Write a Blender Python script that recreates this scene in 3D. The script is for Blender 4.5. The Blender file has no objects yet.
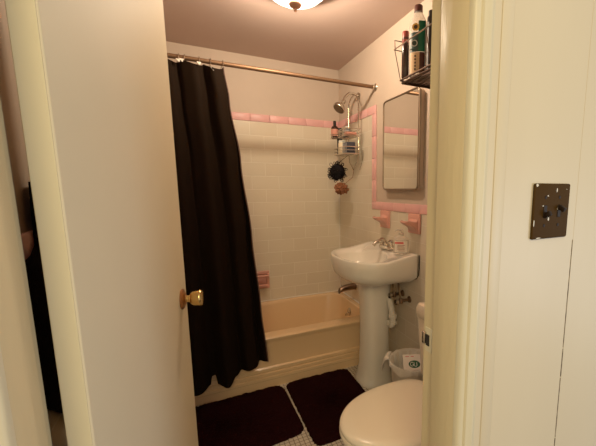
import bpy, bmesh, math, random
from mathutils import Vector, Matrix, noise
random.seed(7)
C = bpy.context.scene.collection
PI = math.pi

# ------------------------------------------------------------------ room measures
XR, XL, YB = 1.195, -0.32, 2.913          # inner faces of side walls and back wall
YH, YF = 0.48, 0.600                      # hallway face / bathroom face of the doorway wall
ZC = 2.325
TRIM_T, TRIM_B = 1.893, 1.835             # pink cap of the tub surround
WT, WB = 1.212, 1.157                     # pink cap of the wainscot
Y_TUB = 2.146

# ------------------------------------------------------------------ materials
def mat(name, col, rough=.5, metal=0.0, spec=.5, bump=0.0, bscale=40.0, var=0.0, vscale=3.0,
        trans=0.0, coat=0.0, sheen=0.0, ior=1.45, stretch=(1, 1, 1), col2=None, alpha=1.0):
    m = bpy.data.materials.new(name); m.use_nodes = True
    nt = m.node_tree; b = nt.nodes['Principled BSDF']
    b.inputs['Base Color'].default_value = (*col, 1)
    b.inputs['Roughness'].default_value = rough
    b.inputs['Metallic'].default_value = metal
    b.inputs['IOR'].default_value = ior
    b.inputs['Specular IOR Level'].default_value = spec
    b.inputs['Transmission Weight'].default_value = trans
    b.inputs['Coat Weight'].default_value = coat
    b.inputs['Coat Roughness'].default_value = .08
    b.inputs['Sheen Weight'].default_value = sheen
    b.inputs['Alpha'].default_value = alpha
    g = nt.nodes.new('ShaderNodeNewGeometry')
    mp = nt.nodes.new('ShaderNodeMapping'); mp.inputs['Scale'].default_value = stretch
    nt.links.new(g.outputs['Position'], mp.inputs['Vector'])
    if var > 0:
        n = nt.nodes.new('ShaderNodeTexNoise'); n.inputs['Scale'].default_value = vscale
        n.inputs['Detail'].default_value = 4
        r = nt.nodes.new('ShaderNodeMix'); r.data_type = 'RGBA'
        c2 = col2 if col2 else tuple(c * (1 - var) for c in col)
        r.inputs[6].default_value = (*col, 1); r.inputs[7].default_value = (*c2, 1)
        rp = nt.nodes.new('ShaderNodeMapRange'); rp.inputs[1].default_value = .35; rp.inputs[2].default_value = .7
        nt.links.new(mp.outputs[0], n.inputs['Vector'])
        nt.links.new(n.outputs['Fac'], rp.inputs[0]); nt.links.new(rp.outputs[0], r.inputs[0])
        nt.links.new(r.outputs[2], b.inputs['Base Color'])
    if bump > 0:
        n2 = nt.nodes.new('ShaderNodeTexNoise'); n2.inputs['Scale'].default_value = bscale
        n2.inputs['Detail'].default_value = 3
        bp = nt.nodes.new('ShaderNodeBump'); bp.inputs['Strength'].default_value = bump
        bp.inputs['Distance'].default_value = .01
        nt.links.new(mp.outputs[0], n2.inputs['Vector'])
        nt.links.new(n2.outputs['Fac'], bp.inputs['Height']); nt.links.new(bp.outputs[0], b.inputs['Normal'])
    return m

def tile_mat(name, axis, bw, bh, col, col2, grout, rough, off=.5, mortar=.003, zoff=0.0, uoff=0.0, bump=.5, squash=1.0):
    """ceramic tile; axis: which world axis runs along the courses ('x','y') or 'floor'"""
    m = bpy.data.materials.new(name); m.use_nodes = True
    nt = m.node_tree; b = nt.nodes['Principled BSDF']
    g = nt.nodes.new('ShaderNodeNewGeometry'); s = nt.nodes.new('ShaderNodeSeparateXYZ')
    c = nt.nodes.new('ShaderNodeCombineXYZ'); nt.links.new(g.outputs['Position'], s.inputs[0])
    def shifted(out, v):
        a = nt.nodes.new('ShaderNodeMath'); a.operation = 'ADD'; a.inputs[1].default_value = v
        nt.links.new(out, a.inputs[0]); return a.outputs[0]
    if axis == 'floor':
        nt.links.new(s.outputs[0], c.inputs[0]); nt.links.new(s.outputs[1], c.inputs[1])
    else:
        nt.links.new(shifted(s.outputs[0 if axis == 'x' else 1], uoff), c.inputs[0])
        nt.links.new(shifted(s.outputs[2], zoff), c.inputs[1])
    t = nt.nodes.new('ShaderNodeTexBrick'); t.offset = off; t.inputs['Scale'].default_value = 1
    t.inputs['Brick Width'].default_value = bw; t.inputs['Row Height'].default_value = bh
    t.inputs['Mortar Size'].default_value = mortar; t.inputs['Mortar Smooth'].default_value = .3
    t.inputs['Color1'].default_value = (*col, 1); t.inputs['Color2'].default_value = (*col2, 1)
    t.inputs['Mortar'].default_value = (*grout, 1); t.inputs['Bias'].default_value = 0
    nt.links.new(c.outputs[0], t.inputs['Vector']); nt.links.new(t.outputs['Color'], b.inputs['Base Color'])
    b.inputs['Roughness'].default_value = rough
    iv = nt.nodes.new('ShaderNodeMath'); iv.operation = 'SUBTRACT'; iv.inputs[0].default_value = 1
    nt.links.new(t.outputs['Fac'], iv.inputs[1])
    bp = nt.nodes.new('ShaderNodeBump'); bp.inputs['Strength'].default_value = bump; bp.inputs['Distance'].default_value = .002
    nt.links.new(iv.outputs[0], bp.inputs['Height']); nt.links.new(bp.outputs[0], b.inputs['Normal'])
    return m

M = {}
M['plaster'] = mat('cream_plaster', (.56, .455, .365), .6, bump=.12, bscale=25, var=.06)
M['ceil'] = mat('ceiling_paint', (.58, .44, .385), .7, bump=.1, bscale=18, var=.08, vscale=2)
TC, TC2, TG = (.69, .615, .49), (.655, .58, .455), (.75, .69, .575)
M['tile_x'] = tile_mat('wall_tile_back', 'x', .216, .1063, TC, TC2, TG, .22, zoff=-TRIM_B + .1063 * 20)
M['tile_y'] = tile_mat('wall_tile_side', 'y', .216, .1063, TC, TC2, TG, .22, zoff=-TRIM_B + .1063 * 20, uoff=.05)
M['floor'] = tile_mat('mosaic_floor', 'floor', .024, .024, (.62, .57, .48), (.52, .47, .40), (.16, .12, .09), .35, off=0, mortar=.0022)
M['hall_floor'] = mat('hall_floor_wood', (.16, .09, .05), .4, var=.3, vscale=6, stretch=(6, 1, 1))
M['pink'] = mat('pink_tile', (.76, .41, .40), .38, var=.1, vscale=9)
M['pinkdish'] = mat('pink_ceramic', (.66, .33, .27), .18)
M['grout'] = mat('white_caulk', (.72, .68, .6), .6)
M['hallpaint'] = mat('hall_board_paint', (.665, .58, .41), .42, bump=.10, bscale=9, var=.10, vscale=2.2, stretch=(2, 2, .6), col2=(.64, .555, .39))
M['casing'] = mat('casing_paint', (.68, .61, .42), .38, bump=.18, bscale=16, var=.08, vscale=6, stretch=(3, 3, .5))
M['jamb'] = mat('jamb_paint', (.68, .56, .33), .4, bump=.15, bscale=18, var=.08, vscale=6, stretch=(3, 3, .5))
M['door'] = mat('door_paint', (.68, .595, .42), .6, spec=.25, bump=.06, bscale=12, var=.05, vscale=3)
M['dooredge'] = mat('door_edge_paint', (.72, .65, .45), .4, bump=.1, bscale=20)
M['crack'] = mat('open_seam', (.06, .04, .025), .9, var=.8, vscale=40, col2=(.4, .33, .22))
M['brass'] = mat('aged_brass', (.72, .50, .20), .24, 1.0)
M['redbrass'] = mat('tarnished_brass', (.40, .20, .10), .4, 1.0)
M['finial'] = mat('copper_finial', (.62, .36, .24), .45, .6)
M['chrome'] = mat('worn_chrome', (.62, .57, .50), .16, 1.0)
M['bronze'] = mat('bronze_rod', (.20, .115, .065), .5, .7)
M['frame'] = mat('mirror_frame', (.32, .25, .19), .3, 1.0)
M['darkwire'] = mat('dark_wire', (.10, .06, .045), .4, .8)
M['mirror'] = mat('mirror_silver', (.86, .84, .80), .02, 1.0)
M['porcelain'] = mat('white_porcelain', (.80, .76, .69), .12, coat=.4)
M['bisque'] = mat('bisque_porcelain', (.80, .70, .56), .14, coat=.4)
M['lid'] = mat('toilet_lid', (.82, .73, .58), .22, coat=.2)
M['tub'] = mat('tub_enamel', (.75, .525, .31), .2, coat=.3)
M['curtain'] = mat('curtain_cloth', (.0085, .0042, .0018), .8, spec=.08, bump=.15, bscale=300)
M['hem'] = mat('curtain_hem', (.10, .055, .045), .7)
M['white_ring'] = mat('ring_plastic', (.75, .70, .62), .3)
M['rug'] = mat('rug_pile', (.0165, .0032, .0036), .95, spec=.05, bump=1.0, bscale=160)
M['towel'] = mat('dark_towel', (.010, .006, .004), .95, spec=.05, bump=.8, bscale=150)
M['switch'] = mat('brown_plate', (.050, .025, .006), .6, spec=.06, bump=.1, bscale=60)
M['toggle'] = mat('dark_toggle', (.016, .009, .005), .5, spec=.2)
M['paintchip'] = mat('paint_chip', (.70, .64, .52), .5)
M['black'] = mat('black_plastic', (.012, .010, .010), .35)
M['darkbrown'] = mat('dark_brown_glass', (.03, .013, .010), .12)
M['maroon'] = mat('maroon_cap', (.07, .018, .014), .4)
M['redcap'] = mat('red_cap', (.28, .045, .035), .35)
M['green'] = mat('green_label', (.0, .115, .062), .45)
M['teal'] = mat('dark_teal_label', (.02, .05, .045), .45)
M['beige'] = mat('beige_label', (.62, .43, .25), .55)
M['gold'] = mat('gold_emblem', (.72, .45, .10), .35)
M['pale'] = mat('pale_print', (.72, .72, .66), .5)
M['ink'] = mat('dark_print', (.06, .035, .025), .6)
M['clear'] = mat('clear_bottle', (.86, .84, .80), .06, trans=.75, ior=1.3)
M['soapclear'] = mat('clear_soap', (.93, .86, .77), .08, trans=.7, ior=1.25)
M['redprint'] = mat('red_print', (.62, .10, .09), .5)
M['label'] = mat('paper_label', (.80, .72, .62), .5)
M['cream'] = mat('cream_jar', (.70, .58, .40), .4)
M['navy'] = mat('navy_pack', (.03, .035, .055), .3)
M['steelblue'] = mat('grey_stripe', (.30, .30, .32), .35)
M['soap'] = mat('pink_soap', (.55, .24, .18), .4)
M['loofah'] = mat('black_mesh_puff', (.008, .007, .009), .8, spec=.1)
M['sponge'] = mat('brown_sponge', (.22, .085, .04), .9)
M['bag'] = mat('white_bag', (.78, .74, .68), .35, trans=.15)
M['bin'] = mat('white_bin', (.74, .68, .60), .35)
M['paper'] = mat('white_carton', (.78, .72, .66), .6)
M['greenlogo'] = mat('green_logo', (.01, .09, .05), .5)
M['pvc'] = mat('white_pvc', (.72, .68, .60), .35)
M['darkpipe'] = mat('old_chrome_valve', (.20, .14, .10), .3, 1.0)
M['rubber'] = mat('dark_gap', (.02, .015, .012), .7)

def lamp_mat():
    m = bpy.data.materials.new('frosted_lamp_glass'); m.use_nodes = True
    nt = m.node_tree; nt.nodes.clear()
    o = nt.nodes.new('ShaderNodeOutputMaterial'); mx = nt.nodes.new('ShaderNodeMixShader')
    t = nt.nodes.new('ShaderNodeBsdfTransparent'); e = nt.nodes.new('ShaderNodeEmission'); 
    n = nt.nodes.new('ShaderNodeTexNoise'); n.inputs['Scale'].default_value = 12
    e.inputs['Color'].default_value = (1, .86, .66, 1); e.inputs['Strength'].default_value = 5.0
    mx.inputs[0].default_value = .55
    nt.links.new(t.outputs[0], mx.inputs[1]); nt.links.new(e.outputs[0], mx.inputs[2]); nt.links.new(mx.outputs[0], o.inputs[0])
    return m
M['lampglass'] = lamp_mat()

# ------------------------------------------------------------------ mesh helpers (all in world coordinates)
class MB:
    def __init__(self): self.bm = bmesh.new()
    def box(self, x0, x1, y0, y1, z0, z1, bev=0.0, seg=2, rot=None, mi=0):
        b = bmesh.new(); bmesh.ops.create_cube(b, size=1)
        cx, cy, cz = (x0 + x1) / 2, (y0 + y1) / 2, (z0 + z1) / 2
        for v in b.verts: v.co = Vector((v.co.x * (x1 - x0), v.co.y * (y1 - y0), v.co.z * (z1 - z0)))
        if bev > 0: bmesh.ops.bevel(b, geom=list(b.edges), offset=bev, segments=seg, affect='EDGES', profile=.5)
        for v in b.verts:
            if rot is not None: v.co = rot @ v.co
            v.co += Vector((cx, cy, cz))
        for f in b.faces: f.material_index = mi
        self._add(b); return self
    def _add(self, b):
        me = bpy.data.meshes.new('t'); b.to_mesh(me); b.free(); self.bm.from_mesh(me); bpy.data.meshes.remove(me)
    def tube(self, pts, r, seg=10, closed=False, cap=True, radii=None):
        pts = [Vector(p) for p in pts]; n = len(pts); rings = []; up = None
        for i, p in enumerate(pts):
            a = pts[(i - 1) % n] if closed or i > 0 else p
            c = pts[(i + 1) % n] if closed or i < n - 1 else p
            d = (c - a).normalized()
            if up is None:
                up = Vector((0, 0, 1)) if abs(d.z) < .9 else Vector((1, 0, 0))
            s = d.cross(up)
            if s.length < 1e-6: s = d.orthogonal()
            s.normalize(); up = s.cross(d).normalized()
            rr = radii[i] if radii else r
            rings.append([self.bm.verts.new(p + (s * math.cos(2 * PI * k / seg) + up * math.sin(2 * PI * k / seg)) * rr) for k in range(seg)])
        for i in range(n if closed else n - 1):
            A, B = rings[i], rings[(i + 1) % n]
            for k in range(seg):
                self.bm.faces.new((A[k], A[(k + 1) % seg], B[(k + 1) % seg], B[k]))
        if cap and not closed:
            self.bm.faces.new(list(reversed(rings[0]))); self.bm.faces.new(rings[-1])
        return self
    def loft(self, rings, cap0=True, cap1=True, closed=True):
        R = [[self.bm.verts.new(Vector(p)) for p in r] for r in rings]
        for A, B in zip(R, R[1:]):
            n = len(A)
            for k in range(n if closed else n - 1):
                self.bm.faces.new((A[k], A[(k + 1) % n], B[(k + 1) % n], B[k]))
        if cap0: self.bm.faces.new(list(reversed(R[0])))
        if cap1: self.bm.faces.new(R[-1])
        return self
    def lathe(self, prof, loc, axis=(0, 0, 1), seg=32, cap0=True, cap1=True):
        ax = Vector(axis).normalized(); s = ax.orthogonal().normalized(); t = ax.cross(s); L = Vector(loc)
        return self.loft([[L + ax * h + (s * math.cos(2 * PI * k / seg) + t * math.sin(2 * PI * k / seg)) * r for k in range(seg)] for r, h in prof], cap0, cap1)
    def sphere(self, loc, r, sc=(1, 1, 1), sub=3):
        b = bmesh.new(); bmesh.ops.create_icosphere(b, subdivisions=sub, radius=r)
        for v in b.verts: v.co = Vector((v.co.x * sc[0], v.co.y * sc[1], v.co.z * sc[2])) + Vector(loc)
        self._add(b); return self
    def poly(self, pts):
        self.bm.faces.new([self.bm.verts.new(Vector(p)) for p in pts]); return self
    def prism(self, pts, d):
        d = Vector(d); pts = [Vector(p) for p in pts]
        return self.loft([pts, [p + d for p in pts]])
    def build(self, name, m, parent=None, base=None, smooth=True, ang=40, fixn=True, sub=0):
        me = bpy.data.meshes.new(name)
        if fixn: bmesh.ops.recalc_face_normals(self.bm, faces=list(self.bm.faces))
        org = Vector(base) if base is not None else (BASE[parent.name] if parent else Vector((0, 0, 0)))
        bmesh.ops.translate(self.bm, verts=list(self.bm.verts), vec=-org)
        self.bm.to_mesh(me); self.bm.free()
        for x in (m if isinstance(m, (list, tuple)) else [m]): me.materials.append(x)
        o = bpy.data.objects.new(name, me); C.objects.link(o)
        BASE[o.name] = org
        if parent is not None:
            o.parent = parent; o.location = org - BASE[parent.name]
        else: o.location = org
        if smooth:
            me.shade_smooth() if hasattr(me, 'shade_smooth') else None
            try: me.set_sharp_from_angle(angle=math.radians(ang))
            except Exception: pass
        if sub:
            s = o.modifiers.new('s', 'SUBSURF'); s.levels = sub; s.render_levels = sub
        return o
BASE = {}
def thing(name, label, cat, base, group=None):
    o = bpy.data.objects.new(name, None); C.objects.link(o); o.location = base; BASE[o.name] = Vector(base)
    return tag(o, label, cat, group)
def tag(o, label, cat, group=None):
    o['label'] = label; o['category'] = cat
    if group: o['group'] = group
    return o
def struct(o): o['kind'] = 'structure'; return o
def sup(c, a, b, n, m, z, axes='xy', phase=0):
    """superellipse ring"""
    out = []
    for k in range(m):
        t = 2 * PI * k / m + phase; ct, st = math.cos(t), math.sin(t)
        u = a * math.copysign(abs(ct) ** (2 / n), ct); v = b * math.copysign(abs(st) ** (2 / n), st)
        out.append((c[0] + u, c[1] + v, z))
    return out
def smooth(a, b, x):
    t = max(0, min(1, (x - a) / (b - a))); return t * t * (3 - 2 * t)
def arc(c, r, a0, a1, n, plane='xz'):
    out = []
    for i in range(n + 1):
        a = math.radians(a0 + (a1 - a0) * i / n); u, v = r * math.cos(a), r * math.sin(a)
        out.append({'xz': (c[0] + u, c[1], c[2] + v), 'yz': (c[0], c[1] + u, c[2] + v), 'xy': (c[0] + u, c[1] + v, c[2])}[plane])
    return out
def rrect(y0, y1, z0, z1, r, n=5):
    p = []
    for (cy, cz, a) in ((y1 - r, z1 - r, 0), (y0 + r, z1 - r, 90), (y0 + r, z0 + r, 180), (y1 - r, z0 + r, 270)):
        for i in range(n + 1):
            t = math.radians(a + 90 * i / n); p.append((cy + r * math.cos(t), cz + r * math.sin(t)))
    return p

# ------------------------------------------------------------------ setting
struct(MB().box(XL - .12, XR + .12, YH, YB + .12, -.1, 0).build('floor', M['floor']))
struct(MB().box(-2.2, 3.0, -2.6, YH, -.1, -.002).build('floor_hall', M['hall_floor']))
struct(MB().box(XL - .12, XR + .12, YF, YB + .12, ZC, ZC + .1).build('ceiling', M['ceil']))
wb = struct(MB().box(XL - .12, XR + .12, YB, YB + .12, 0, ZC).build('wall_back', M['plaster']))
wr = struct(MB().box(XR, XR + .12, YF, YB, 0, ZC).build('wall_right', M['plaster']))
wl = struct(MB().box(XL - .12, XL, YF, YB, 0, ZC).build('wall_left', M['plaster']))
T = .006
MB().box(XL, XR, YB - T, YB, 0, TRIM_B).build('tile_panel', M['tile_x'], wb, smooth=False)
MB().box(XR - T, XR, 2.26, YB - T, WB, TRIM_B).box(XR - T, XR, YF, YB - T, 0, WB).build('tile_panel', M['tile_y'], wr, smooth=False)
MB().box(XL, XL + T, 2.26, YB - T, WB, TRIM_B).box(XL, XL + T, YF, YB - T, 0, WB).build('tile_panel', M['tile_y'], wl, smooth=False)
P = .011
n = 1
def trim(mb, m='pink'):
    global n
    o = struct(mb.build('trim_%d' % n, M[m], smooth=True, ang=50)); n += 1; return o
def caprow(axis, a0, a1, z0, z1):
    """a row of pink cap tiles with fine joints"""
    mb = MB(); L = .152; k = max(1, round((a1 - a0) / L)); s = (a1 - a0) / k
    for i in range(k):
        p, q = a0 + i * s + .0006, a0 + (i + 1) * s - .0006
        if axis == 'xb': mb.box(p, q, YB - P, YB, z0, z1, .003, 2)
        if axis == 'yr': mb.box(XR - P, XR, p, q, z0, z1, .003, 2)
        if axis == 'yl': mb.box(XL, XL + P, p, q, z0, z1, .003, 2)
    return mb
trim(caprow('xb', XL, XR, TRIM_B, TRIM_T))
trim(caprow('yr', 2.207, YB - P, TRIM_B, TRIM_T))
trim(caprow('yl', 2.207, YB - P, TRIM_B, TRIM_T))
trim(caprow('yr', YF, 2.262, WB, WT))
trim(caprow('yl', YF, 2.262, WB, WT))
def vert(x0, x1):
    mb = MB(); z0, z1 = WT, TRIM_B; k = 4
    for i in range(k): mb.box(x0, x1, 2.207, 2.262, z0 + (z1 - z0) * i / k + .0006, z0 + (z1 - z0) * (i + 1) / k - .0006, .003, 2)
    return mb
trim(vert(XR - P, XR)); trim(vert(XL, XL + P))
# white caulk in the tub corner and along the tub
trim(MB().box(XR - .012, XR - .002, YB - .012, YB - .002, .352, TRIM_B), 'grout')
trim(MB().box(XR - .016, XR - .002, 2.17, YB - .004, .349, .358).box(XL + .004, XR - .004, YB - .016, YB - .002, .349, .358), 'grout')

# doorway wall (hall side is a painted board wall), with the door opening cut out
OL, OR = -.2045, .450                      # jamb faces (rabbet); stops stand 12 mm proud
SL, SR = -.1925, .438
HD = 2.06
wf = MB()
wf.box(OR + .02, .777, YH, YF, 0, 2.6)
wf.box(.781, 3.0, YH, YF, 0, 2.6)
wf.box(.770, .790, YH + .003, YF - .01, 0, 2.6)
wf.box(-2.2, OL - .02, YH, YF, 0, 2.6).box(OL - .02, OR + .02, YH, YF, HD + .02, 2.6)
wfo = struct(wf.build('wall_front', M['hallpaint'], smooth=False))
# the seam between two boards, cracked open in its lower part, painted over above
mb = MB(); z = 0.02
while z < 1.185:
    d = random.uniform(.03, .11); w = random.uniform(.0012, .0030) if z < 1.0 else random.uniform(.0006, .0016)
    xo = .779 + random.uniform(-.0006, .0006)
    mb.box(xo - w / 2, xo + w / 2, YH - .0006, YH + .004, z, min(z + d, 1.185)); z += d + random.choice([0, 0, .004, .01])
mb.build('seam_crack', M['crack'], wfo, smooth=False)
MB().box(.775, .785, YH + .0005, YH + .01, 1.185, 2.6).box(.7765, .7815, YH + .0008, YH + .01, 0, 1.185).build('seam_filler', M['hallpaint'], wfo, smooth=False)
# jambs: rabbeted board, stop proud toward the hall
def jamb(sign, face, stop):
    mb = MB()
    mb.box(min(face, face + sign * .02), max(face, face + sign * .02), YH, YF, 0, HD, 0)
    mb.box(min(face, stop), max(face, stop), YH, .556, 0, HD, .0025, 2)
    return mb
jr = trim(jamb(1, OR, SR), 'jamb')
jl = trim(jamb(-1, OL, SL), 'jamb')
trim(MB().box(OL, OR, YH, YF, HD, HD + .02).box(OL, OR, YH, .556, HD - .012, HD), 'jamb')
# strike plate let into the rabbet
sp = MB(); sp.box(OR - .0015, OR + .001, .570, .594, .937, .994, .001, 1); sp.box(OR - .002, OR - .0014, .576, .588, .955, .977)
spl = sp.build('strike_plate', M['casing'], jr)
MB().box(OR - .0042, OR - .0014, .577, .587, .953, .978).build('latch_hole', M['rubber'], spl)
MB().box(OR - .0075, OR - .001, .588, .599, .955, .983, .002, 2).build('strike_lip', M['chrome'], spl)
# casing: moulded profile swept up the hall side (right) and the same mirrored (left)
def casing(x0, sgn):
    prof = [(0, 0), (0, -.010), (.004, -.014), (.012, -.015), (.0135, -.0125), (.0155, -.0125), (.018, -.017), (.024, -.018), (.027, -.014), (.029, -.0135), (.034, -.016), (.040, -.0155), (.046, -.010), (.051, -.004), (.056, -.0012), (.060, 0)]
    pts = [(x0 + sgn * u, YH + d, 0) for u, d in prof]
    return MB().prism(pts, (0, 0, HD + .05))
trim(casing(SR + .0, 1), 'casing'); trim(casing(SL, -1), 'casing')
trim(MB().box(SL, SR, YH - .016, YH, HD - .01, HD + .05, .004, 2), 'casing')
# raised painted edge running up the board beside the casing (old strip under many coats of paint)
trim(MB().box(.515, .545, YH - .0016, YH, 0, 2.5, .0012, 2), 'hallpaint')

# ------------------------------------------------------------------ door, standing open into the bathroom
A, B_ = Vector((-.155, .592)), Vector((-.041, 1.222))
dv = (B_ - A).normalized(); nv = Vector((dv.y, -dv.x))        # nv points to +X side (hall face)
TH = .034
def dpt(s, t, z): q = A + dv * s - nv * t; return (q.x, q.y, z)
W = (B_ - A).length
mb = MB()
def slab(mb, s0, s1, t0, t1, z0, z1, bev=0):
    R = Matrix(((dv.x, -nv.x, 0), (dv.y, -nv.y, 0), (0, 0, 1)))
    c = dpt((s0 + s1) / 2, (t0 + t1) / 2, (z0 + z1) / 2)
    hx, hy, hz = (s1 - s0) / 2, (t1 - t0) / 2, (z1 - z0) / 2
    return mb.box(c[0] - hx, c[0] + hx, c[1] - hy, c[1] + hy, c[2] - hz, c[2] + hz, bev, 3, rot=R)
door = slab(MB(), 0, W, 0, TH, .012, 2.035, .003).build('door_1', M['door'], base=(A.x, A.y, 0)); struct(door)
slab(MB(), -.0012, .0, .0025, TH - .0025, .014, 2.033).build('door_edge', M['dooredge'], door)
ks, kz = (1.16 - A.y) / dv.y, .966
kp = Vector(dpt(ks, 0, kz)); n3 = Vector((nv.x, nv.y, 0))
h = MB().lathe([(.0, 0), (.031, 0), (.0315, .003), (.029, .006), (.024, .0075), (.018, .011), (.012, .0125)], kp, n3, 32).build('door_rose', M['redbrass'], door)
MB().lathe([(.010, .005), (.0105, .020), (.0125, .0215), (.0125, .024), (.017, .0255), (.0215, .031), (.0240, .040), (.0243, .047), (.0250, .0485), (.0250, .0525), (.0235, .0555), (.019, .0555), (.017, .0545), (.004, .0545), (.0, .0545)], kp, n3, 32).build('door_knob', M['brass'], door)
kb = Vector(dpt(ks, TH, kz))
MB().lathe([(.031, 0), (.029, .006), (.012, .010), (.011, .022), (.020, .027), (.0245, .042), (.0245, .05), (.020, .054), (0, .054)], kb, -n3, 24).build('door_knob', M['brass'], door)
for hz in (.25, 1.86):
    hp = Vector(dpt(-.006, TH + .004, hz))
    MB().tube([hp + Vector((0, 0, -.045)), hp + Vector((0, 0, .045))], .006, 10).build('hinge', M['dooredge'], door)

# ------------------------------------------------------------------ light switch on the board wall
sw = thing('light_switch', 'dark brown two-toggle switch plate with chipped paint on the cream board wall', 'light switch', (.688, YH, 1.195))
x0, x1, z0, z1 = .6285, .7465, 1.195, 1.313
MB().box(x0, x1, YH - .006, YH, z0, z1, .0035, 3).build('switch_plate', M['switch'], sw)
xc, zc = (x0 + x1) / 2, (z0 + z1) / 2
for sx, up in ((-.023, -1), (.023, 1)):
    MB().box(xc + sx - .0055, xc + sx + .0055, YH - .0075, YH - .005, zc - .013, zc + .013, .0008, 1).build('toggle_slot', M['toggle'], sw)
    rot = Matrix.Rotation(math.radians(28 * up), 3, 'X')
    MB().box(xc + sx - .0042, xc + sx + .0042, YH - .021, YH - .004, zc - .005 + up * .006, zc + .005 + up * .006, .0015, 2, rot=rot).build('toggle', M['toggle'], sw)
    for sz in (-.030, .030):
        MB().lathe([(.0036, 0), (.0036, .0008), (.002, .0014), (0, .0014)], (xc + sx, YH - .0058, zc + sz), (0, -1, 0), 12).build('screw', M['toggle'], sw)
for cx, cz, a, b in ((x0 + .006, z1 - .004, .004, .003), (xc + .012, z1 - .014, .0018, .005), (xc + .018, zc + .004, .002, .003), (xc - .010, zc - .016, .0025, .004), (xc - .028, zc + .012, .006, .0015), (x0 + .003, z0 + .035, .0015, .008), (xc - .016, z1 - .026, .0022, .0016), (xc + .045, z1 - .012, .001, .001), (x0 + .02, z0 + .0025, .008, .0012)):
    k = random.randint(6, 8)
    MB().poly([(cx + a * math.cos(2 * PI * i / k) * random.uniform(.7, 1.2), YH - .0064, cz + b * math.sin(2 * PI * i / k) * random.uniform(.7, 1.2)) for i in range(k)]).build('paint_fleck', M['paintchip'], sw, smooth=False)

# ------------------------------------------------------------------ ceiling light
LX, LY = .512, 1.80
cl = thing('ceiling_light', 'glowing frosted glass bowl light with a bronze finial on the ceiling', 'ceiling light', (LX, LY, ZC))
MB().lathe([(0, 0), (.168, 0), (.174, -.010), (.174, -.036), (.170, -.036), (.166, -.014), (0, -.012)], (LX, LY, ZC), (0, 0, 1), 40).build('light_base_shield', M['bronze'], cl)  # unseen base, widened and rimmed to keep the bulb's glare off the ceiling
MB().lathe([(.168, -.022), (.165, -.036), (.150, -.056), (.122, -.080), (.084, -.100), (.045, -.112), (.016, -.116)], (LX, LY, ZC), (0, 0, 1), 48, False, False).build('glass_bowl', M['lampglass'], cl)
MB().lathe([(.005, -.02), (.005, -.112), (.030, -.113), (.031, -.119), (.026, -.127), (.014, -.134), (.006, -.137), (.006, -.141), (.0085, -.145), (.006, -.150), (0, -.151)], (LX, LY, ZC), (0, 0, 1), 28).build('finial', M['finial'], cl)

# ------------------------------------------------------------------ bathtub
TZ = .352
x0, x1, y0, y1 = XL + .004, XR - .008, Y_TUB, YB - .008
def rr(x0, x1, y0, y1, r, z, m=12):
    p = []
    for cx, cy, a in ((x1 - r, y1 - r, 0), (x0 + r, y1 - r, 90), (x0 + r, y0 + r, 180), (x1 - r, y0 + r, 270)):
        for i in range(m + 1):
            t = math.radians(a + 90 * i / m); p.append((cx + r * math.cos(t), cy + r * math.sin(t), z))
    return p
mb = MB()
FR = .095
rings = []
# outer apron, with three horizontal ribs low on the front
def outer(yf, z, r=.006): return rr(x0, x1, yf, y1, r, z)
for yf, z in ((.012, 0), (.012, .052), (.004, .058), (.004, .076), (.012, .080), (.012, .084), (.004, .089), (.004, .106), (.012, .110), (.012, .114), (.006, .119), (.006, .138), (.018, .146), (.018, .30), (.012, .318), (.003, .332)):
    rings.append(outer(y0 + yf, z))
rings.append(outer(y0 + .002, .342)); rings.append(outer(y0 + .010, .350, .012)); rings.append(outer(y0 + .022, TZ, .02))
ix0, ix1, iy0, iy1 = x0 + .07, x1 - .05, y0 + FR, y1 - .035
rings.append(rr(ix0 - .006, ix1 + .006, iy0 - .006, iy1 + .006, .13, TZ))
rings.append(rr(ix0, ix1, iy0, iy1, .13, TZ - .006))
rings.append(rr(ix0 + .01, ix1 - .004, iy0 + .008, iy1 - .006, .13, TZ - .03))
rings.append(rr(ix0 + .06, ix1 - .02, iy0 + .02, iy1 - .03, .14, .18))
rings.append(rr(ix0 + .12, ix1 - .045, iy0 + .05, iy1 - .06, .14, .085))
rings.append(rr(ix0 + .20, ix1 - .11, iy0 + .11, iy1 - .12, .12, .055))
mb.loft(rings)
tub = mb.build('bathtub', M['tub'], base=((x0 + x1) / 2, (y0 + y1) / 2, 0), ang=35)
tag(tub, 'beige enamel bathtub with ribbed apron set against the tiled back wall', 'bathtub')
ov = MB().lathe([(0, 0), (.034, 0), (.036, -.004), (.030, -.009), (.012, -.011), (0, -.011)], (ix1 - .010, 2.56, .262), (1, 0, -.12), 28).build('overflow_plate', M['chrome'], tub)
MB().tube([(ix1 - .02, 2.56, .262), (ix1 - .042, 2.56, .252), (ix1 - .046, 2.56, .234)], .005, 8).build('drain_lever', M['chrome'], ov)
# tub spout
ts = thing('tub_spout', 'tarnished chrome tub spout sticking out of the tiled wall above the tub', 'spout', (XR, 2.56, .46))
MB().loft([[(x, 2.56 + a * math.cos(2 * PI * k / 20), z + b * math.sin(2 * PI * k / 20)) for k in range(20)] for x, z, a, b in
           ((XR - .004, .482, .031, .031), (XR - .05, .483, .030, .030), (XR - .10, .481, .028, .027), (XR - .135, .474, .026, .025), (XR - .158, .462, .024, .022), (XR - .164, .448, .022, .012))]).build('spout', M['darkpipe'], ts)
MB().lathe([(.034, 0), (.034, .006), (.028, .010)], (XR - T, 2.56, .482), (-1, 0, 0), 24).build('spout_flange', M['chrome'], ts)
MB().tube([(XR - .14, 2.56, .492), (XR - .14, 2.56, .512)], .004, 8).build('diverter_knob', M['chrome'], ts)

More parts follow.
